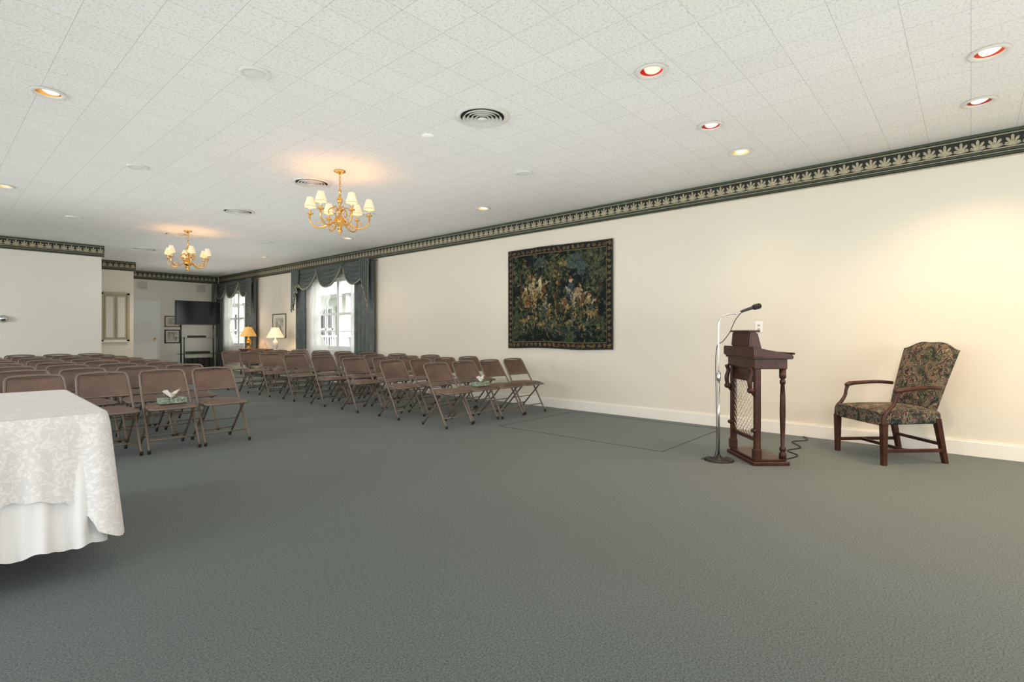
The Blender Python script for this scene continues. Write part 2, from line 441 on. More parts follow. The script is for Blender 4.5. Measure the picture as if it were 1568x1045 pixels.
# exterior: neighbouring house with porch
m=MB()
m.bb((13,8,-1),(14,34,9),'bbuild')
for y in np.arange(9.5,33,2.6):
    for z in(.4,3.6):
        m.bb((12.9,y,z),(13.05,y+1.1,z+1.9),'bglass'); 
        for q in((y-.12,y),(y+1.1,y+1.22),(y+.5,y+.6)): m.bb((12.82,q[0],z-.1),(12.95,q[1],z+2.0),'bbuild')
        m.bb((12.82,y-.1,z+.9),(12.95,y+1.2,z+1.0),'bbuild'); m.bb((12.8,y-.15,z+1.9),(12.95,y+1.25,z+2.05),'bbuild')
m.bb((11.2,8,2.75),(13,34,3.0),'bbuild')
for y in np.arange(8.3,34,2.6): m.lathe([(.16,0),(.14,.2),(.12,3.6)],(11.4,y,-.9),'bbuild',14)
m.bb((11.25,8,1.0),(11.35,34,1.08),'bbuild')
for y in np.arange(8.3,34,.2): m.bb((11.28,y,.2),(11.32,y+.05,1.0),'bbuild')
m.obj('neighbor_house')
m=MB(); m.bb((-60,-60,-1.4),(60,80,-1.0),'ground'); m.obj('ground')

# ---------------------------------------------------------------- doors etc on far wall
m=MB(); yf=YF-.003
m.bb((3.87,yf-.03,0),(4.86,yf,2.13),'white'); m.bb((3.95,yf-.045,.01),(4.78,yf-.01,2.05),'white',bev=.003)
for x0,x1 in((4.04,4.33),(4.40,4.69)):
    for z0,z1 in((.15,.8),(.92,1.55),(1.67,1.95)):
        m.bb((x0,yf-.052,z0),(x1,yf-.04,z1),'white',bev=.006); m.bb((x0+.05,yf-.058,z0+.05),(x1-.05,yf-.04,z1-.05),'white',bev=.006)
m.lathe([(.012,0),(.012,.04),(.03,.05),(.03,.07),(.01,.08)],(0,0,0),'brass',14,T=Matrix.Translation((4.70,yf-.05,1.0))@Matrix.Rotation(math.pi/2,4,'X'))
m.obj('door_1')
# shutters pass-through in alcove
m=MB(); y=16.348
m.bb((3.02,y-.03,.93),(3.62,y,.99),'white'); m.bb((3.02,y-.03,2.14),(3.62,y,2.2),'shutter'); m.bb((3.02,y-.03,.95),(3.08,y,2.18),'shutter'); m.bb((3.56,y-.03,.95),(3.62,y,2.18),'shutter')
for a in(3.09,3.33):
    m.bb((a,y-.025,1.0),(a+.22,y-.002,2.13),'shutter',bev=.004); m.bb((a+.035,y-.034,1.05),(a+.185,y-.02,2.08),'wallwhite',bev=.004)
m.obj('shuttered_pass_through')
for x in(4.28,5.85):
    m=MB(); m.bb((x,YF-.02,2.46),(x+.26,YF,2.7),'vent',bev=.003)
    for q in range(7): m.bb((x+.02,YF-.026,2.485+q*.03),(x+.24,YF-.018,2.495+q*.03),'shutter')
    m.obj('wall_register')
def pic(name,T,w,h,fr='frame'):
    m=MB(); t=.03
    m.bb((-w/2,0,-h/2),(w/2,.012,h/2),'mat',T); m.bb((-w*.3,.008,-h*.32),(w*.3,.015,h*.32),'picture',T)
    for lo,hi in [((-w/2,0,-h/2),(-w/2+t,.025,h/2)),((w/2-t,0,-h/2),(w/2,.025,h/2)),((-w/2,0,-h/2),(w/2,.025,-h/2+t)),((-w/2,0,h/2-t),(w/2,.025,h/2))]: m.bb(lo,hi,fr,T,.004)
    return m.obj(name)
Tn=lambda x,y,z,a: Matrix.Translation((x,y,z))@Matrix.Rotation(a,4,'Z')
pic('framed_picture',Tn(5.19,YF,1.52,math.pi),.42,.34); pic('framed_picture',Tn(5.19,YF,1.06,math.pi),.42,.42,'b_black')
pic('framed_picture',Tn(D,14.18,1.36,math.pi/2),.80,.66)
# wall knob on partition, switch plate
m=MB(); m.lathe([(.07,0),(.07,.012),(.03,.02),(.03,.05),(.055,.06),(.06,.085),(.03,.10),(.001,.103)],(0,0,0),'chrome',24,T=Matrix.Translation((1.07,13.8,1.43))@Matrix.Rotation(math.pi/2,4,'X')); m.obj('wall_chrome_knob')
m=MB(); m.bb((D-.008,1.83,1.165),(D,1.915,1.29),'white',bev=.003)
for z in(1.20,1.245): m.bb((D-.011,1.858,z-.012),(D-.006,1.887,z+.012),'shutter',bev=.002)
m.obj('outlet_plate')

# ---------------------------------------------------------------- ceiling items
m=MB()
m.lathe([(.225,0),(.228,-.012),(.20,-.022),(.185,-.010)],(0,0,0),'vent',40,cap=False)
m.lathe([(.19,-.002),(.001,-.002)],(0,0,0),'dark',40,cap=False)  # dark disc colours in the shade of the recess behind the louvers
for r in(.165,.132,.099,.066): m.lathe([(r-.020,-.004),(r,-.030),(r+.003,-.030),(r-.016,-.004)],(0,0,0),'vent',36,cap=False)
m.lathe([(.04,-.03),(.038,-.034),(.001,-.036)],(0,0,0),'vent',24,cap=False); m.lathe([(.04,-.03),(.015,-.004)],(0,0,0),'vent',24,cap=False)
vme=m.mesh('ceiling_air_diffuser')
for x,y in [(3.17,3.12),(3.18,6.05),(3.19,8.3),(3.18,11.05),(3.27,13.5)]: inst('ceiling_air_diffuser',vme,(x,y,CEIL))
m=MB(); m.lathe([(.102,0),(.104,-.010),(.094,-.018),(.082,-.018),(.078,-.010),(.055,-.015),(.001,-.017)],(0,0,0),'speaker',36,cap=False); sme=m.mesh('ceiling_speaker')
for x,y in [(1.577,3.81),(1.61,6.93),(1.64,10.7),(4.61,3.87),(4.6,7.0),(4.67,10.7),(1.6,.6)]: inst('ceiling_speaker',sme,(x,y,CEIL))
m=MB(); m.lathe([(.055,0),(.055,-.006),(.045,-.012),(.001,-.014)],(0,0,0),'white',24,cap=False); sm2=m.mesh('smoke_detector')
inst('smoke_detector',sm2,(3.15,3.81,CEIL))

# chandelier
def chandelier(x,y):
    m=MB(); c=(0,0,0)
    m.lathe([(.001,0),(.065,0),(.062,-.015),(.03,-.03),(.012,-.045),(.001,-.045)],c,'brass',24,cap=False)
    # chain links
    for i in range(6):
        z=-.055-i*.028; a=(i%2)*math.pi/2
        pts=[(math.cos(q/10*2*math.pi)*.010*math.cos(a),math.cos(q/10*2*math.pi)*.010*math.sin(a),z+.018*math.sin(q/10*2*math.pi)) for q in range(10)]
        m.tube(pts,.0035,'brass',6,closed=True)
    m.lathe([(.001,-.21),(.012,-.215),(.02,-.235),(.010,-.25),(.012,-.30),(.028,-.32),(.034,-.345),(.020,-.37),(.012,-.39),(.014,-.42),(.035,-.44),(.020,-.46),(.018,-.50),(.030,-.52),(.060,-.55),(.072,-.58),(.060,-.61),(.030,-.63),(.016,-.65),(.028,-.67),(.028,-.69),(.010,-.715),(.006,-.735),(.001,-.74)],c,'brass',20,cap=False)
    for i in range(6):
        a=math.radians(22+60*i); ca,sa=math.cos(a),math.sin(a)
        P=lambda r,z:(r*ca,r*sa,z)
        m.tube([P(.05,-.57),P(.10,-.60),P(.17,-.645),(P(.25,-.65)),P(.31,-.60),P(.325,-.54),P(.32,-.50)],.0095,'brass',8,smooth=5)
        m.tube([P(.03,-.46),P(.07,-.42),P(.12,-.45),P(.11,-.51),P(.08,-.50)],.006,'brass',6,smooth=4)
        m.tube([P(.17,-.64),P(.20,-.59),P(.24,-.59),P(.23,-.62)],.005,'brass',6,smooth=4)
        m.lathe([(.006,-.52),(.034,-.505),(.036,-.495),(.012,-.49),(.012,-.475),(.018,-.47)],P(.32,0)[:2]+(0,),'brass',14)
        m.lathe([(.0105,-.47),(.0105,-.39)],P(.32,0)[:2]+(0,),'stem',10)
        m.lathe([(.066,-.425),(.032,-.315)],P(.32,0)[:2]+(0,),'shade',22,cap=False)
        m.tube([(P(.32,0)[0]+.066*math.cos(q/22*2*math.pi),P(.32,0)[1]+.066*math.sin(q/22*2*math.pi),-.425) for q in range(22)],.003,'brass',5,closed=True)
    o=m.obj('chandelier',(x,y,CEIL))
    for i in range(6):
        a=math.radians(22+60*i)
        light('chandelier_bulb','POINT',(.32*math.cos(a),.32*math.sin(a),-.335),1.7,(1,.50,.19),o,shadow_soft_size=.03)
chandelier(3.17,5.39); chandelier(3.22,10.6)

# ---------------------------------------------------------------- tapestry (procedurally painted vertex colours)
def tapestry():
    NU,NV=330,260
    s=np.linspace(0,1,NU)[None,:].repeat(NV,0); t=np.linspace(0,1,NV)[:,None].repeat(NU,1)
    def vn(n,mm):
        g=np.random.rand(mm+2,n+2); x=s*n; y=t*mm; xi=x.astype(int); yi=y.astype(int); fx=x-xi; fy=y-yi
        fx=fx*fx*(3-2*fx); fy=fy*fy*(3-2*fy)
        return (g[yi,xi]*(1-fx)+g[yi,xi+1]*fx)*(1-fy)+(g[yi+1,xi]*(1-fx)+g[yi+1,xi+1]*fx)*fy
    n1=vn(8,7); n2=vn(22,18); n3=vn(60,48); n4=vn(120,95)
    f=n1*.4+n2*.3+n3*.2+n4*.1
    C=np.zeros((NV,NU,3)); C[:]=(.010,.014,.013)
    sw=s+.022*(vn(40,32)-.5)+.020*(vn(80,64)-.5); tw=t+.026*(vn(40,32)-.5)+.024*(vn(80,64)-.5)
    G=[sw,tw]
    def lay(mask,col):
        mm=np.clip(mask,0,1)[...,None]; C[:]=C*(1-mm)+np.array(col)*mm
    lay((f>.5)*.7,(.022,.034,.022)); lay((f>.57)*.7,(.050,.062,.034))
    def ell(cx,cy,rx,ry,col,rot=0,a=1):
        dx=(G[0]-cx)*1.24; dy=G[1]-cy; c,q=math.cos(rot),math.sin(rot); u=(dx*c+dy*q)/rx; v=(-dx*q+dy*c)/ry
        lay((u*u+v*v<1)*a,col)
    gold=(.21,.145,.052); tan=(.26,.195,.105); rust=(.14,.065,.028); olive=(.080,.090,.040); blue=(.045,.07,.08); cream=(.34,.285,.18); dk=(.011,.015,.014)
    # sky glimpses
    ell(.66,.83,.11,.07,(.055,.075,.072)); ell(.74,.76,.06,.06,(.050,.066,.066)); ell(.35,.84,.09,.05,(.05,.062,.06))
    def foliage(cx,cy,rx,ry,n,cols):
        for _ in range(n):
            a=random.gauss(0,.5); b=random.gauss(0,.5)
            ell(cx+rx*a,cy+ry*b,random.uniform(.008,.022),random.uniform(.004,.010),random.choice(cols),random.uniform(0,3),.85)
    foliage(.22,.72,.14,.22,170,[gold,olive,olive,dk,dk])
    foliage(.52,.82,.16,.14,160,[olive,(.03,.04,.02),gold,dk])
    foliage(.85,.72,.12,.22,150,[olive,(.03,.04,.02),(.11,.10,.05),dk])
    foliage(.5,.5,.6,.6,380,[olive,(.02,.03,.02),(.05,.06,.03),blue,dk,dk])
    # trees
    def limb(pts,w,col):
        for (x0,y0),(x1,y1) in zip(pts,pts[1:]):
            for q in np.linspace(0,1,10): ell(x0+(x1-x0)*q,y0+(y1-y0)*q,w,w*1.2,col)
    for dx,col,w in((0,(.04,.03,.016),.019),(-.008,(.12,.09,.04),.007)):
        limb([(.50+dx,.18),(.51+dx,.35),(.49+dx,.5),(.52+dx,.65),(.50+dx,.8)],w,col)
        limb([(.88+dx,.2),(.87+dx,.4),(.89+dx,.62)],w*.8,col)
        limb([(.13+dx,.4),(.15+dx,.6),(.12+dx,.78)],w*.7,col)
    foliage(.50,.72,.12,.12,80,[olive,gold,(.02,.03,.02),dk])
    # figures
    def person(x,y,sc,robe,r2):
        ell(x,y,.032*sc,.075*sc,robe,.15); ell(x+.02*sc,y-.03*sc,.020*sc,.06*sc,r2,-.2); ell(x-.02*sc,y+.02*sc,.012*sc,.045*sc,cream,.5,.7)
        ell(x-.01*sc,y-.03*sc,.006*sc,.05*sc,dk,.2,.8); ell(x+.012*sc,y,.005*sc,.05*sc,dk,-.1,.8)
        ell(x,y+.09*sc,.013*sc,.018*sc,(.36,.26,.16)); ell(x+.04*sc,y+.03*sc,.03*sc,.008*sc,(.30,.22,.14),.5)
        ell(x-.005,y+.105*sc,.016*sc,.01*sc,rust)
    for p in [(.27,.56,1.4,tan,gold),(.35,.60,1.1,cream,rust),(.19,.50,1.1,gold,rust),(.64,.53,1.3,blue,tan),(.72,.50,1.1,tan,rust),(.58,.42,.9,rust,tan),(.80,.42,1.0,gold,blue),(.40,.40,1.0,blue,gold)]: person(*p)
    # animals and ground plants
    for x,y in [(.18,.28),(.26,.26),(.36,.24),(.63,.27),(.74,.24),(.82,.34)]:
        ell(x,y,.05,.022,random.choice([tan,gold,olive]),.1,.9); ell(x+.045,y+.03,.014,.012,tan)
        for q in(-.03,-.01,.02): ell(x+q,y-.03,.005,.025,tan)
    foliage(.5,.20,.45,.09,300,[gold,olive,blue,olive,(.02,.03,.02),dk])
    foliage(.68,.35,.14,.08,90,[gold,tan,olive,dk])
    foliage(.30,.42,.18,.12,120,[gold,tan,dk,olive])
    foliage(.5,.5,.45,.4,160,[dk,dk,olive,(.03,.04,.025)])
    C*= (.60+.8*n4)[...,None]*(.75+.5*n3)[...,None]
    # border
    G[0]=s; G[1]=t
    bw=.062; dx=np.minimum(s,1-s)*1.24; dy=np.minimum(t,1-t); dd=np.minimum(dx,dy)
    inb=dd<bw; lay(inb*1.0,(.014,.016,.020))
    lay(((dd<bw+.005)&(dd>bw-.001))*1.0,(.15,.11,.045)); lay(((dd<.011)&(dd>.006))*1.0,(.07,.06,.035))
    per=[]
    N1=22;N2=18
    for i in range(N1):
        u=(i+.5)/N1
        per+= [(u,.036),(u,1-.036)]
    for i in range(N2):
        v=(i+.5)/N2; per+=[(.03,v),(1-.03,v)]
    for k,(x,y) in enumerate(per):
        ell(x,y,.016,.012,random.choice([gold,rust,gold]),random.random()*3,.95); ell(x,y,.007,.006,(.03,.02,.015))
        for q in range(4): ell(x+random.uniform(-.02,.02),y+random.uniform(-.016,.016),.008,.004,random.choice([olive,gold,olive]),random.random()*3)
    # corrugated hanging cloth
    y1,y0,z0,z1=5.79,3.81,.915,2.51
    Y=y1+(y0-y1)*s; Z=z0+(z1-z0)*t+.010*np.sin(s*5)*(t)-.008*np.cos(s*9)*(1-t)
    X=D-.030-.007*np.sin(s*19+.6*t)-.004*np.sin(s*43)
    co=np.stack([X,Y,Z],-1).reshape(-1,3)
    idx=np.arange(NU*NV).reshape(NV,NU)
    fs=np.stack([idx[:-1,:-1],idx[:-1,1:],idx[1:,1:],idx[1:,:-1]],-1).reshape(-1,4)
    me=bpy.data.meshes.new('wall_tapestry'); me.from_pydata(co.tolist(),[],fs.tolist())
    at=me.color_attributes.new('paint','FLOAT_COLOR','POINT')
    rgba=np.ones((NU*NV,4)); rgba[:,:3]=np.clip(C.reshape(-1,3),0,1); at.data.foreach_set('color',rgba.astype(np.float32).ravel())
    mt,nt,b=new_mat('woven_tapestry')
    a=nt.nodes.new('ShaderNodeVertexColor'); a.layer_name='paint'; nt.links.new(a.outputs['Color'],b.inputs['Base Color']); b.inputs['Roughness'].default_value=.9; b.inputs['Specular IOR Level'].default_value=.15
    tc=nt.nodes.new('ShaderNodeTexCoord'); w=nt.nodes.new('ShaderNodeTexWave'); w.inputs['Scale'].default_value=120; w.bands_direction='Z'
    bp=nt.nodes.new('ShaderNodeBump'); bp.inputs['Strength'].default_value=.2; bp.inputs['Distance'].default_value=.002
    nt.links.new(tc.outputs['Object'],w.inputs['Vector']); nt.links.new(w.outputs['Fac'],bp.inputs['Height']); nt.links.new(bp.outputs['Normal'],b.inputs['Normal'])
    me.materials.append(mt); me.polygons.foreach_set('use_smooth',[True]*len(fs)); me.update()
    o=bpy.data.objects.new('wall_tapestry',me); COL.objects.link(o)
    sd=o.modifiers.new('s','SOLIDIFY'); sd.thickness=.006; sd.offset=0
tapestry()

# ---------------------------------------------------------------- folding chair
def chair_mesh():
    m=MB(); r=.0115
    # main frame: front foot -> top -> other side
    def side(sx): return [(sx*.215,-.235,.012),(sx*.212,-.10,.24),(sx*.208,.02,.43),(sx*.203,.13,.60),(sx*.198,.205,.715)]
    L=side(-1); R_=side(1)
    top=[(-.185,.222,.748),(-.155,.228,.762),(0,.238,.770),(.155,.228,.762),(.185,.222,.748)]
    m.tube(L+top+R_[::-1],r,'cframe',10,smooth=3)
    # rear legs
    for sx in(-1,1):
        m.tube([(sx*.188,-.155,.405),(sx*.188,-.02,.27),(sx*.190,.24,.012)],r,'cframe',8,smooth=2)
        m.lathe([(.014,0),(.015,.03),(.012,.035)],(sx*.215,-.237,0),'rubber',10); m.lathe([(.014,0),(.015,.03),(.012,.035)],(sx*.190,.242,0),'rubber',10)
        m.tube([(sx*.20,-.16,.40),(sx*.20,.10,.40)],.008,'cframe',6)
    m.tube([(-.213,-.175,.115),(.213,-.175,.115)],.008,'cframe',8); m.tube([(-.19,.155,.105),(.19,.155,.105)],.008,'cframe',8)
    m.tube([(-.19,.03,.22),(.19,.03,.22)],.006,'cframe',8)
    # seat pan + pad
    def seat(u,v,z0,gr,dome):
        a=u*2-1; y=-.235+.40*v
        w=.195+.012*math.cos(v*math.pi)
        rc=min(1,((1-abs(2*v-1))*6))**.35
        x=a*w*(.86+.14*rc)+0
        e=(1-abs(a)**6)*(1-abs(2*v-1)**6)
        return (x,y,z0+dome*e-.02*max(0,(.2-v))*2)
    m.grid(lambda u,v:seat(u,v,.425,0,.030),16,16,'cseat')
    m.grid(lambda u,v:seat(u,v,.412,0,-.012),16,16,'cframe',flip=True)
    rim=[]
    for q in range(16): rim.append(seat(q/16,0,.42,0,0))
    for q in range(16): rim.append(seat(1,q/16,.42,0,0))
    for q in range(16): rim.append(seat(1-q/16,1,.42,0,0))
    for q in range(16): rim.append(seat(0,1-q/16,.42,0,0))
    m.tube(rim,.010,'cframe',8,closed=True)
    # curved backrest (padded)
    def back(u,v,o):
        a=u*2-1; z=.545+.205*v
        yb=.095+(z-.545)*.64
        w=.196-.012*v
        if v>.8: w-= .03*((v-.8)/.2)**2
        return (a*w, yb+.030*(1-a*a)*1+o, z)
    def puff(u,v): return .012*(1-abs(2*u-1)**6)*(1-abs(2*v-1)**6)
    m.grid(lambda u,v:back(u,v,-.006-puff(u,v)),16,8,'cseat')
    m.grid(lambda u,v:back(u,v,.008),16,8,'cframe',flip=True)
    m.tube([back(q/16,0,0) for q in range(17)],.009,'cframe',8)
    return m.mesh('folding_chair')
cm=chair_mesh()
rc=random.Random(3)
for k in range(8):
    for j in range(7):
        x=2.16-.485*j; y=6.09+.88*k
        if y>13: continue
        inst('folding_chair',cm,(x+rc.uniform(-.008,.008),y+rc.uniform(-.03,.03),0),rc.uniform(-.03,.03))
for k in range(8):
    for j in range(4):
        x=4.42+.50*j; y=4.98+.95*k
        inst('folding_chair',cm,(x+rc.uniform(-.01,.01),y+rc.uniform(-.03,.03),0),rc.uniform(-.05,.05)-.04)

def tissue(loc,rz):
    m=MB(); m.bb((-.115,-.06,0),(.115,.06,.055),'tissuebox',bev=.004)
    m.lathe([(.045,.0551),(.001,.0556)],(0,0,0),'dark',20,cap=False)
    def fn(u,v):
        a=u*2*math.pi; r=.012+.045*v*(1+.4*math.sin(3*a)); return (r*math.cos(a)*1.2,r*math.sin(a)*.5,.055+.06*v*(1+.35*math.sin(2*a+1)))
    m.grid(fn,24,6,'tissue'); m.obj('tissue_box',loc,rz)
tissue((1.675,5.98,.457),.05); tissue((4.93,4.88,.457),.1)

# ---------------------------------------------------------------- draped table
def table():
    x0,x1,y0,y1,zt=-2.05,0,0,1.45,.758
    m=MB(); 
    m.bb((x0+.02,y0+.02,.72),(x1-.02,y1-.02,zt-.006),'wood2',bev=.005)
    for x in(x0+.4,x1-.55):
        for y in(y0+.42,y1-.35): m.tube([(x,y,0),(x,y,.72)],.014,'cframe',8)
        m.tube([(x,y0+.42,.3),(x,y1-.35,.3)],.01,'cframe',8)
    # perimeter path (rounded rectangle)
    rr=.03; pts=[]
    def arc(cx,cy,a0): 
        for q in range(9):
            a=a0+q/8*math.pi/2; pts.append((cx+rr*math.cos(a),cy+rr*math.sin(a),math.cos(a),math.sin(a)))
    def line(ax,ay,bx,by,nx,ny,n):
        for q in range(1,n): pts.append((ax+(bx-ax)*q/n,ay+(by-ay)*q/n,nx,ny))
    arc(x1-rr,y1-rr,0); line(x1-rr,y1,x0+rr,y1,0,1,140); arc(x0+rr,y1-rr,math.pi/2); line(x0,y1-rr,x0,y0+rr,-1,0,90)
    arc(x0+rr,y0+rr,math.pi); line(x0+rr,y0,x1-rr,y0,0,-1,140); arc(x1-rr,y0+rr,-math.pi/2); line(x1,y0+rr,x1,y1-rr,1,0,90)
    n=len(pts); S=[0]
    for i in range(1,n): S.append(S[-1]+math.hypot(pts[i][0]-pts[i-1][0],pts[i][1]-pts[i-1][1]))
    corners=[(x1,y1),(x0,y1),(x0,y0),(x1,y0)]
    def ring(off,zf,ampf,rows,k,ph,wl,cfa):
        vs=[];fs=[]
        for j in range(rows+1):
            v=j/rows
            for i in range(n):
                x,y,nx,ny=pts[i]
                dc=min(math.hypot(x-a,y-b) for a,b in corners)
                z=zt+off*.5+(zf(S[i],dc)-zt)*v
                depth=(zt-z)
                near=math.exp(-(dc/.28)**2)
                fl=off+depth*.016+ampf*depth*(1+1.0*near)*(math.sin(S[i]*2*math.pi/wl+ph)+.5*math.sin(S[i]*2*math.pi/(wl*.57)+ph*2))
                fl=max(fl,off*.8)
                cf=math.exp(-(dc/.07)**2)*depth*cfa
                edge=.008*(1-math.exp(-max(depth,0)*60))
                fl+=cf+edge
                vs.append((x+nx*fl,y+ny*fl,z))
        for j in range(rows):
            for i in range(n):
                a=j*n+i; b=j*n+(i+1)%n; fs.append([a,b,b+n,a+n][::-1])
        m.add(vs,fs,k,True); return vs[-n:]
    # underskirt, then lace overlay
    ring(.0,lambda s,dc:.155+.012*math.sin(s*2*math.pi/.17),.044,22,'cloth',.3,.17,.03)
    ring(.024,lambda s,dc:max(.405-.012*abs(math.sin(s*math.pi/.09))-.27*math.exp(-(dc/.075)),.15),.022,24,'lace',1.1,.19,.07)
    # top of cloth
    o=[(p[0]+p[2]*.020,p[1]+p[3]*.020,zt+.012) for p in pts]
    m.add(o,[list(range(n))],'lace')
    return m.obj('draped_table',(.59,3.15,0),-.035)
table()

# ---------------------------------------------------------------- lectern
def lectern():
    m=MB(); W=.275
    m.bb((-W,-.16,.0),(W,.16,.035),'wood',bev=.008); m.bb((-W+.02,-.14,.035),(W-.02,.14,.055),'wood',bev=.006)
    for x in(-.235,.235):
        # turned rear columns
        m.lathe([(.030,.055),(.030,.10),(.018,.115),(.026,.13),(.026,.15),(.016,.165),(.020,.30),(.024,.45),(.022,.60),(.016,.70),(.024,.715),(.024,.735),(.016,.75),(.028,.765),(.028,.84)],(x,-.115,0),'wood',16)
        # front pilaster (flat, with scroll bracket)
        m.bb((x-.022,.085,.05),(x+.022,.135,.86),'wood',bev=.005); m.bb((x-.03,.08,.05),(x+.03,.145,.14),'wood',bev=.006)
        sc=[(x,.13,.60),(x,.165,.66),(x,.175,.73),(x,.16,.80),(x,.175,.85)]
        m.tube(sc,[.010,.018,.022,.018,.022],'wood',8,smooth=4)
        m.lathe([(.001,-.024),(.026,-.022),(.026,.022),(.001,.024)],(0,0,0),'wood',14,T=Matrix.Translation((x,.165,.65))@Matrix.Rotation(math.pi/2,4,'Y'))
        m.lathe([(.001,-.024),(.018,-.022),(.018,.022),(.001,.024)],(0,0,0),'wood',14,T=Matrix.Translation((x,.14,.30))@Matrix.Rotation(math.pi/2,4,'Y'))
    # lattice panel frame
    m.bb((-.213,.095,.20),(.213,.12,.235),'wood',bev=.003); m.bb((-.213,.095,.72),(.213,.12,.86),'wood',bev=.003)
    for k in range(-12,13):
        for sg in(-1,1):
            pts=[]
            for q in np.linspace(-.6,.6,121):
                x=k*.055+sg*q; z=.4775+q
                if abs(x)<=.213 and .235<=z<=.72: pts.append((x,.108+.003*sg,z))
            if len(pts)>2: m.tube([pts[0],pts[-1]],.0035,'mesh',6)
    # frieze under desktop
    m.bb((-.27,-.14,.84),(.27,.15,.935),'wood',bev=.006); m.bb((-.285,-.150,.925),(.285,.165,.945),'wood',bev=.006)
    # sloping desktop
    def hexa(vs,b):
        bm=bmesh.new(); vv=[bm.verts.new(v) for v in vs]
        for f in([3,2,1,0],[4,5,6,7],[0,1,5,4],[1,2,6,5],[2,3,7,6],[3,0,4,7]): bm.faces.new([vv[i] for i in f])
        bmesh.ops.recalc_face_normals(bm,faces=bm.faces); bmesh.ops.bevel(bm,geom=list(bm.edges),offset=b,segments=2,affect='EDGES'); bm.verts.index_update()
        m.add([v.co for v in bm.verts],[[v.index for v in f.verts] for f in bm.faces],'wood'); bm.free()
    hexa([(-.30,.180,.945),(.30,.180,.945),(.30,-.180,.925),(-.30,-.180,.925),(-.30,.180,1.035),(.30,.180,1.035),(.30,-.180,.965),(-.30,-.180,.965)],.008)
    m.tube([(-.29,-.186,.975),(.29,-.186,.975)],.009,'wood',8)
    hexa([(-.17,.165,1.03),(.17,.165,1.03),(.17,.03,1.005),(-.17,.03,1.005),(-.17,.15,1.17),(.17,.15,1.17),(.17,.07,1.16),(-.17,.07,1.16)],.010)
    m.bb((-.185,.055,1.163),(.185,.165,1.180),'wood',bev=.006)
    m.obj('lectern',(5.09,1.48,0),math.radians(42.2))
lectern()

# mic stand
m=MB()
rt=Vector((.66,-.75,0))
m.lathe([(.001,0),(.128,0),(.128,.008),(.115,.018),(.03,.028),(.018,.05),(.014,.05)],(0,0,0),'black',36)
P=lambda r,z:(rt.x*r,rt.y*r,z)
m.tube([P(0,.04),P(0,.75)],.0105,'chrome',12); m.lathe([(.016,.72),(.018,.73),(.018,.79),(.012,.80)],(0,0,0),'chrome',14)
m.tube([P(0,.75),P(0,1.20),P(.01,1.27),P(.05,1.31),P(.11,1.325),P(.17,1.33),P(.22,1.355)],.007,'chrome',10,smooth=5)
m.tube([P(.20,1.345),P(.235,1.36),P(.31,1.385)],[.012,.013,.016],'black',12,smooth=3)
m.tube([P(.31,1.385),P(.325,1.389),P(.37,1.40),P(.385,1.403)],[.018,.026,.026,.012],'dark',14,smooth=3)
m.tube([P(.205,1.34),P(.15,1.27),P(.10,1.16),P(.04,1.08),P(-.022,1.0),P(-.024,.6),P(-.02,.3),P(-.03,.05),P(-.10,.03),P(-.16,.008)],.0035,'cord',6,smooth=5)
m.obj('microphone_stand',(4.80,1.72,0))
# floor cord
m=MB(); m.tube([(5.22,1.26,.006),(5.45,1.22,.006),(5.62,1.35,.006),(5.85,1.28,.006),(6.1,1.42,.006),(6.3,1.32,.006),(6.50,1.40,.006)],.005,'cord',6,smooth=8); m.obj('floor_power_cord')

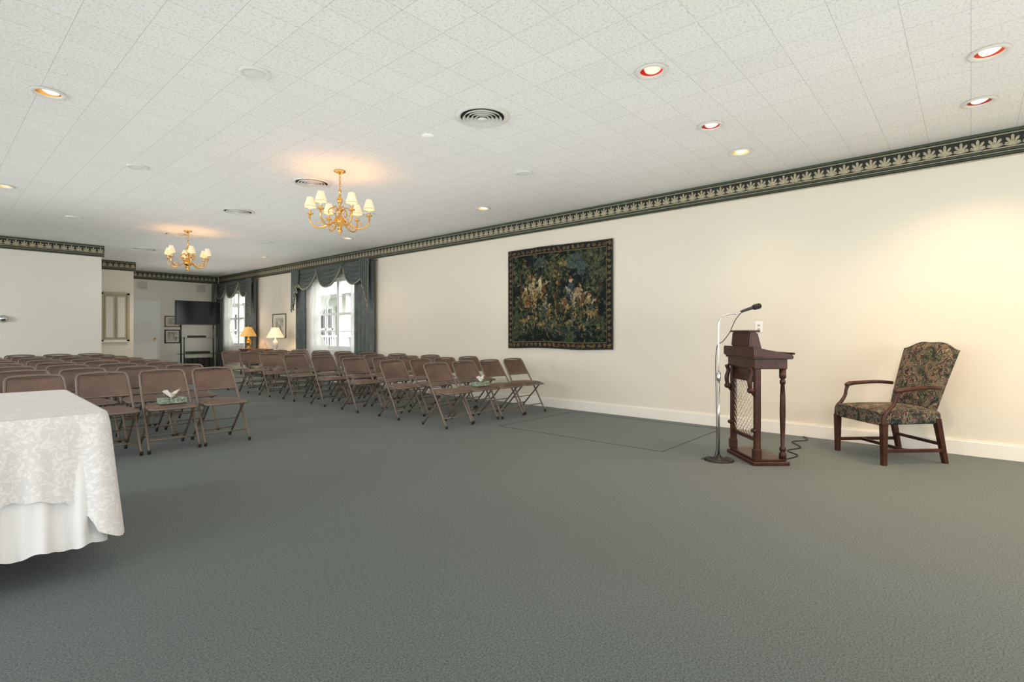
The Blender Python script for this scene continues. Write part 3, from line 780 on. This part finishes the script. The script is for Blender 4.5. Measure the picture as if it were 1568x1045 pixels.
# ---------------------------------------------------------------- armchair
def armchair():
    m=MB()
    def leg(a,b,w0,w1):
        a=Vector(a);b=Vector(b); vs=[]
        for p,w in((a,w0),(b,w1)):
            for sx,sy in((-1,-1),(1,-1),(1,1),(-1,1)): vs.append((p.x+sx*w,p.y+sy*w,p.z))
        m.add(vs,[[3,2,1,0],[4,5,6,7],[0,1,5,4],[1,2,6,5],[2,3,7,6],[3,0,4,7]],'wood')
    for sx in(-1,1):
        leg((sx*.295,.285,0),(sx*.295,.285,.36),.018,.024)
        leg((sx*.255,-.315,0),(sx*.255,-.235,.40),.018,.024)
        m.box((sx*.275,.0,.12),(.022,.54,.03),'wood',bev=.004)
        # arm + support
        m.tube([(sx*.27,-.26,.665),(sx*.295,-.12,.675),(sx*.315,.05,.665),(sx*.315,.15,.655),(sx*.312,.19,.64)],[.016,.017,.018,.022,.016],'wood',10,smooth=5)
        m.tube([(sx*.312,.165,.65),(sx*.312,.185,.60),(sx*.308,.20,.54),(sx*.30,.245,.48),(sx*.30,.285,.43),(sx*.30,.29,.35)],[.018,.015,.015,.017,.020,.022],'wood',10,smooth=5)
    m.box((0,.06,.12),(.55,.022,.028),'wood',bev=.004); m.box((0,-.28,.17),(.49,.022,.028),'wood',bev=.004)
    # seat
    def sec(u,v):
        y=-.27+.58*v; w=.27+.035*v
        a=u*2*math.pi; c,s_=math.cos(a),math.sin(a)
        sx=abs(c)**.35*(1 if c>0 else -1); sz=abs(s_)**.35*(1 if s_>0 else -1)
        e=max(0,1-abs(2*v-1)**14)**.5
        dome=.030*(1-sx*sx)*(1-(2*v-1)**4) if sz>0 else 0
        return (sx*w*(.96+.04*e),y,.405+sz*.065*(.90+.10*e)+dome)
    m.grid(sec,40,18,'floral')
    for v in(0,1):
        pts=[sec(q/40,v) for q in range(40)]; m.add(pts,[list(range(40))],'floral')
    # back
    def top(x): return 1.045+.030*math.cos(x/.29*math.pi*1.0)-.012*math.cos(x/.29*math.pi*2)
    def bk(u,v,front):
        a=u*2-1; w=.245+.045*v; x=a*w
        zt=top(a*.29); z=.44+(zt-.44)*v
        y=-.225-.20*((z-.42)/.62)**1.1
        e=(1-abs(a)**8)*(1-abs(2*v-1)**8)
        return (x,y+(.012+.040*e if front else -.012-.012*e),z)
    m.grid(lambda u,v:bk(u,v,True),24,24,'floral'); m.grid(lambda u,v:bk(u,v,False),24,24,'floral',flip=True)
    rim=[(q/24,0) for q in range(24)]+[(1,q/24) for q in range(24)]+[(1-q/24,1) for q in range(24)]+[(0,1-q/24) for q in range(24)]
    vs=[bk(u,v,True) for u,v in rim]+[bk(u,v,False) for u,v in rim]; N=len(rim)
    m.add(vs,[[i,(i+1)%N,N+(i+1)%N,N+i] for i in range(N)],'floral',True)
    m.tube([bk(u,v,True) for u,v in rim],.005,'floral',6,closed=True)
    m.tube([(-.30,.30,.345),(.30,.30,.345)],.004,'brass',6)
    m.obj('upholstered_armchair',(5.965,.575,0),math.radians(44.6))
armchair()

# ---------------------------------------------------------------- far furniture
m=MB()
m.bb((4.84,17.0,1.40),(6.04,17.05,2.10),'black',bev=.01); m.bb((4.87,16.992,1.44),(6.01,17.002,2.07),'screen')
m.bb((5.3,17.03,1.45),(5.6,17.08,1.95),'black')
m.obj('flat_screen_television')
m=MB()
for x in(5.02,5.88):
    m.tube([(x,17.12,0),(x,17.12,1.62)],.02,'black',10); m.tube([(x,16.85,0),(x,16.85,1.05)],.016,'black',10)
m.bb((5.0,17.09,1.55),(5.9,17.14,1.62),'black')
for z in(.12,.55,1.02): m.bb((4.95,16.8,z),(5.95,17.3,z+.014),'shelfglass')
m.bb((5.15,16.86,.565),(5.7,17.2,.63),'black',bev=.005); m.bb((5.2,16.88,1.035),(5.6,17.2,1.09),'black',bev=.005)
for q in range(5): m.bb((5.1+q*.15,16.86,.135),(5.22+q*.15,17.1,.44),'black',bev=.005)
m.bb((4.95,16.82,0),(5.95,17.3,.04),'black',bev=.005)
m.obj('media_stand')

def sidetable(name,y0,y1,x0,x1,z):
    m=MB(); m.bb((x0,y0,z-.03),(x1,y1,z),'wood2',bev=.006); m.bb((x0+.03,y0+.03,z-.13),(x1-.03,y1-.03,z-.03),'wood2',bev=.003)
    for x in(x0+.05,x1-.05):
        for y in(y0+.05,y1-.05): m.lathe([(.014,0),(.018,.25),(.028,z-.13)],(x,y,0),'wood2',10)
    m.bb((x0+.04,y0+.04,.16),(x1-.04,y1-.04,.18),'wood2',bev=.004)
    m.lathe([(.010,0),(.012,.01),(.001,.02)],(0,0,0),'brass',10,T=Matrix.Translation((x0+.03,(y0+y1)/2,z-.08))@Matrix.Rotation(-math.pi/2,4,'Y'))
    return m.obj(name)
sidetable('console_table',14.0,15.45,5.95,6.36,.73); sidetable('side_table',13.1,13.65,5.85,6.30,.70)
def lamp(x,y,z,base,shade,col):
    m=MB()
    m.lathe([(.001,0),(.08,0),(.08,.02),(.035,.04),(.05,.09),(.075,.16),(.06,.24),(.02,.29),(.012,.33),(.012,.42)],(0,0,0),base,20,cap=False)
    m.lathe([(.215,.34),(.085,.60)],(0,0,0),shade,28,cap=False); m.lathe([(.008,.58),(.012,.62),(.001,.65)],(0,0,0),'brass',10)
    m.tube([(-.085,0,.6),(.085,0,.6)],.003,'brass',6)
    o=m.obj('table_lamp',(x,y,z)); light('table_lamp_bulb','POINT',(0,0,.48),5,col,o,shadow_soft_size=.03)
lamp(6.12,15.2,.73,'brass','shade_gold',(1,.55,.2)); lamp(6.05,13.38,.70,'stem','shade_cream',(1,.75,.45))

# ---------------------------------------------------------------- added fill lights, sky
EW=[100,105,125,220]
for (a,b,c,d),e in zip(WL,EW):
    light('window_fill','AREA',(XL-.14,(a+b)/2,(c+d)/2),e,(.93,.97,1),rot=(0,-math.pi/2,0),shape='RECTANGLE',size=d-c,size_y=b-a)  # added area light in each unseen left opening, stands in for daylight
for (a,b,c,d) in WF:
    light('window_fill','AREA',((a+b)/2,YB-.14,(c+d)/2),95,(.99,.98,.96),rot=(math.pi/2,0,0),shape='RECTANGLE',size=b-a,size_y=d-c)  # same added fill in the unseen front openings
# added fill lights without fixtures, aimed straight up to brighten the ceiling
for x,y,e,sx,sy in [(2.9,-.6,48,5.6,4),(2.9,3.6,50,5.6,4),(2.6,8.0,54,5.6,4.4),(4.4,12.4,22,2.6,3.2),(5.1,16.0,14,1.6,2.0)]:
    light('ceiling_fill','AREA',(x,y,1.22),e,(.99,.985,.97),rot=(math.pi,0,0),shape='RECTANGLE',size=sx,size_y=sy)
w=bpy.data.worlds.new('World'); scene.world=w; w.use_nodes=True
w.node_tree.nodes['Background'].inputs[0].default_value=(.95,.98,1,1); w.node_tree.nodes['Background'].inputs[1].default_value=5.0

# ---------------------------------------------------------------- camera
cd=bpy.data.cameras.new('camera'); cam=bpy.data.objects.new('camera',cd); COL.objects.link(cam)
cam.location=(0,0,H); cam.rotation_euler=(math.pi/2,0,-math.atan2(.7513,.660))
cd.sensor_width=36; cd.lens=36*800/1568; cd.shift_y=-11.5/1568; cd.clip_start=.05; cd.clip_end=300
scene.camera=cam
scene.view_settings.view_transform='Standard'; scene.view_settings.look='None'; scene.view_settings.exposure=.04
